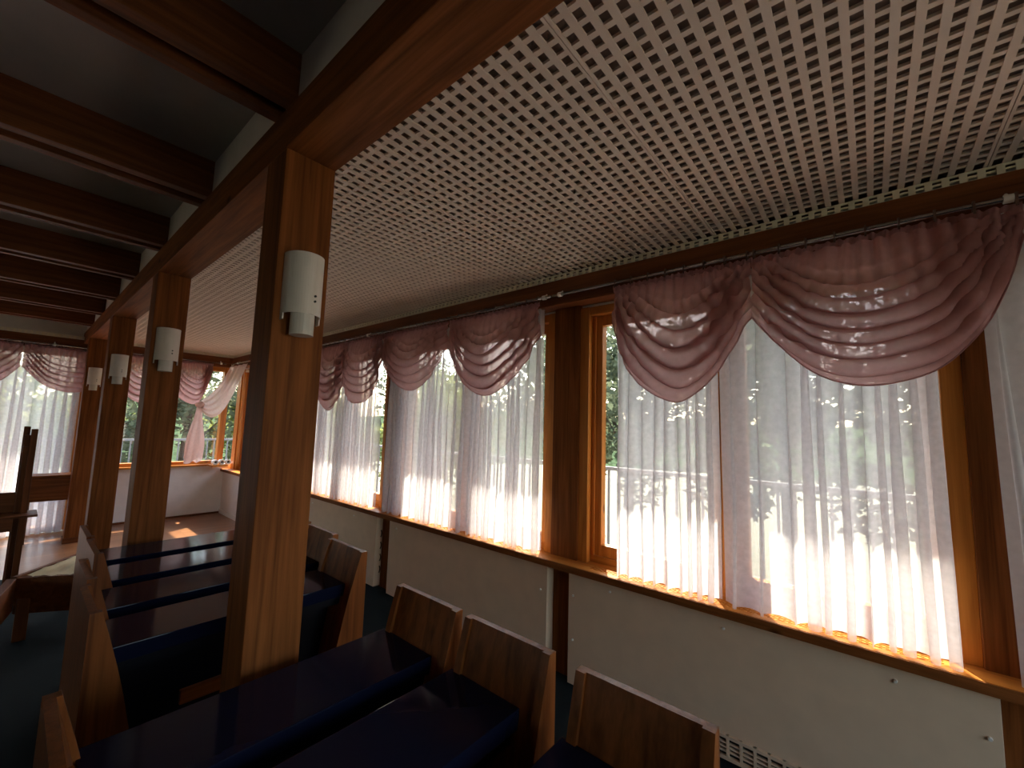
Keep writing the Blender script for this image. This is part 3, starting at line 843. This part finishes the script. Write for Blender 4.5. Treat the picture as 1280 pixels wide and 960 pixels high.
spots = [(-2.6, 12.5, 0, 'leafy tree outside the nearest window, right of the mullion'), (1.9, 15., 1, 'tall dark tree outside the nearest window, left of the mullion'),
         (6.3, 13.5, 0, 'dark tree beside the bare window post'), (11.5, 17., 1, 'tall dark tree outside the second window'), (15.5, 13., 2, 'yellow-green tree outside the second window, farther left'),
         (21., 17., 0, 'dark tree outside the third window'), (21., 9.0, 2, 'yellow-green tree outside the far corner'),
         (19., 4., 0, 'dark tree beyond the far half-wall window'), (21., -1., 2, 'yellow-green tree behind the far door curtain'),
         (20., -6.5, 1, 'tall tree beyond the left end of the far wall'), (30., 12., 1, 'tall distant tree past the far corner'), (-8., 13.5, 1, 'tall tree beyond the right edge of the picture')]
for i, (x, y, k, l) in enumerate(spots):
    t = thing('garden_tree', l, 'tree', (x, y, -3.2), 'trees around the terrace')
    t.rotation_euler = (0, 0, i * 1.7)
    for me, nm in zip(kinds[k], ('crown', 'trunk')):
        o = bpy.data.objects.new(nm, me); C.objects.link(o); o.parent = t
# wooded hills far off
rows = []
for i in range(60):
    a = -.4 + 2.6 * i / 59; row = []
    for j in range(10):
        d = 55 + j * 7; hh = (j / 9.) ** .8 * (7.5 + 3.5 * noise.noise(Vector((a * 3, 1, 0))) + 1.2 * noise.noise(Vector((a * 16, j, 3))))
        row.append((d * math.cos(a), d * math.sin(a), -3.3 + hh))
    rows.append(row)
bm = bm_new(); add_grid(bm, rows)
tag(obj('wooded_hill', bm, M['hill'], smooth=True), 'wooded hillside far beyond the terrace', 'hill')

# ------------------------------------------------------------------ light
w = bpy.data.worlds.new('World'); bpy.context.scene.world = w; w.use_nodes = True
nt = w.node_tree; nt.nodes.clear()
sky = nt.nodes.new('ShaderNodeTexSky'); sky.sky_type = 'NISHITA'; sky.sun_disc = False
sky.sun_elevation = math.radians(48); sky.sun_rotation = math.radians(146)
sky.air_density = 1.3; sky.dust_density = 3.; sky.ozone_density = 1.
bg = nt.nodes.new('ShaderNodeBackground'); bg.inputs['Strength'].default_value = 1.0
out = nt.nodes.new('ShaderNodeOutputWorld')
hz = nt.nodes.new('ShaderNodeMixRGB'); hz.blend_type = 'MIX'; hz.inputs['Fac'].default_value = .55      # thin bright summer haze
hz.inputs['Color2'].default_value = (.95, .84, .70, 1)
nt.links.new(sky.outputs[0], hz.inputs['Color1']); nt.links.new(hz.outputs[0], bg.inputs['Color']); nt.links.new(bg.outputs[0], out.inputs['Surface'])
sl = bpy.data.lights.new('sun', 'SUN'); sl.energy = 10.; sl.angle = math.radians(.6); sl.color = (1., .90, .74)
so = bpy.data.objects.new('sun', sl); C.objects.link(so)
el = math.radians(47)
d = V(-.52 * math.cos(el), -.854 * math.cos(el), -math.sin(el))          # travel direction
so.rotation_euler = d.to_track_quat('-Z', 'Y').to_euler(); so.location = V(6, 10, 12)

# ------------------------------------------------------------------ camera
cd = bpy.data.cameras.new('camera'); co = bpy.data.objects.new('camera', cd); C.objects.link(co)
cd.sensor_width = 36.; cd.sensor_fit = 'HORIZONTAL'; cd.lens = 36. * 526.47 / 1280.; cd.clip_start = .02; cd.clip_end = 500
r_ = Vector((-.76262414, -.64614541, .03000898)); dn = Vector((.04116068, -.09477508, -.99464742)); f_ = Vector((.64553097, -.75730694, .09887354))
m = Matrix((r_, -dn, -f_)).transposed().to_4x4()
m.translation = Vector((0, 0, 1.7)); co.matrix_world = m
S = bpy.context.scene; S.camera = co
S.view_settings.view_transform = 'Standard'; S.view_settings.look = 'None'; S.view_settings.gamma = 1.; S.view_settings.use_curve_mapping = False
S.view_settings.exposure = 1.16
S.cycles.use_denoising = True
S.cycles.max_bounces = 10; S.cycles.diffuse_bounces = 6; S.cycles.glossy_bounces = 4; S.cycles.transmission_bounces = 8; S.cycles.transparent_max_bounces = 32
S.cycles.sample_clamp_indirect = 8.
S.cycles.caustics_reflective = False; S.cycles.caustics_refractive = False
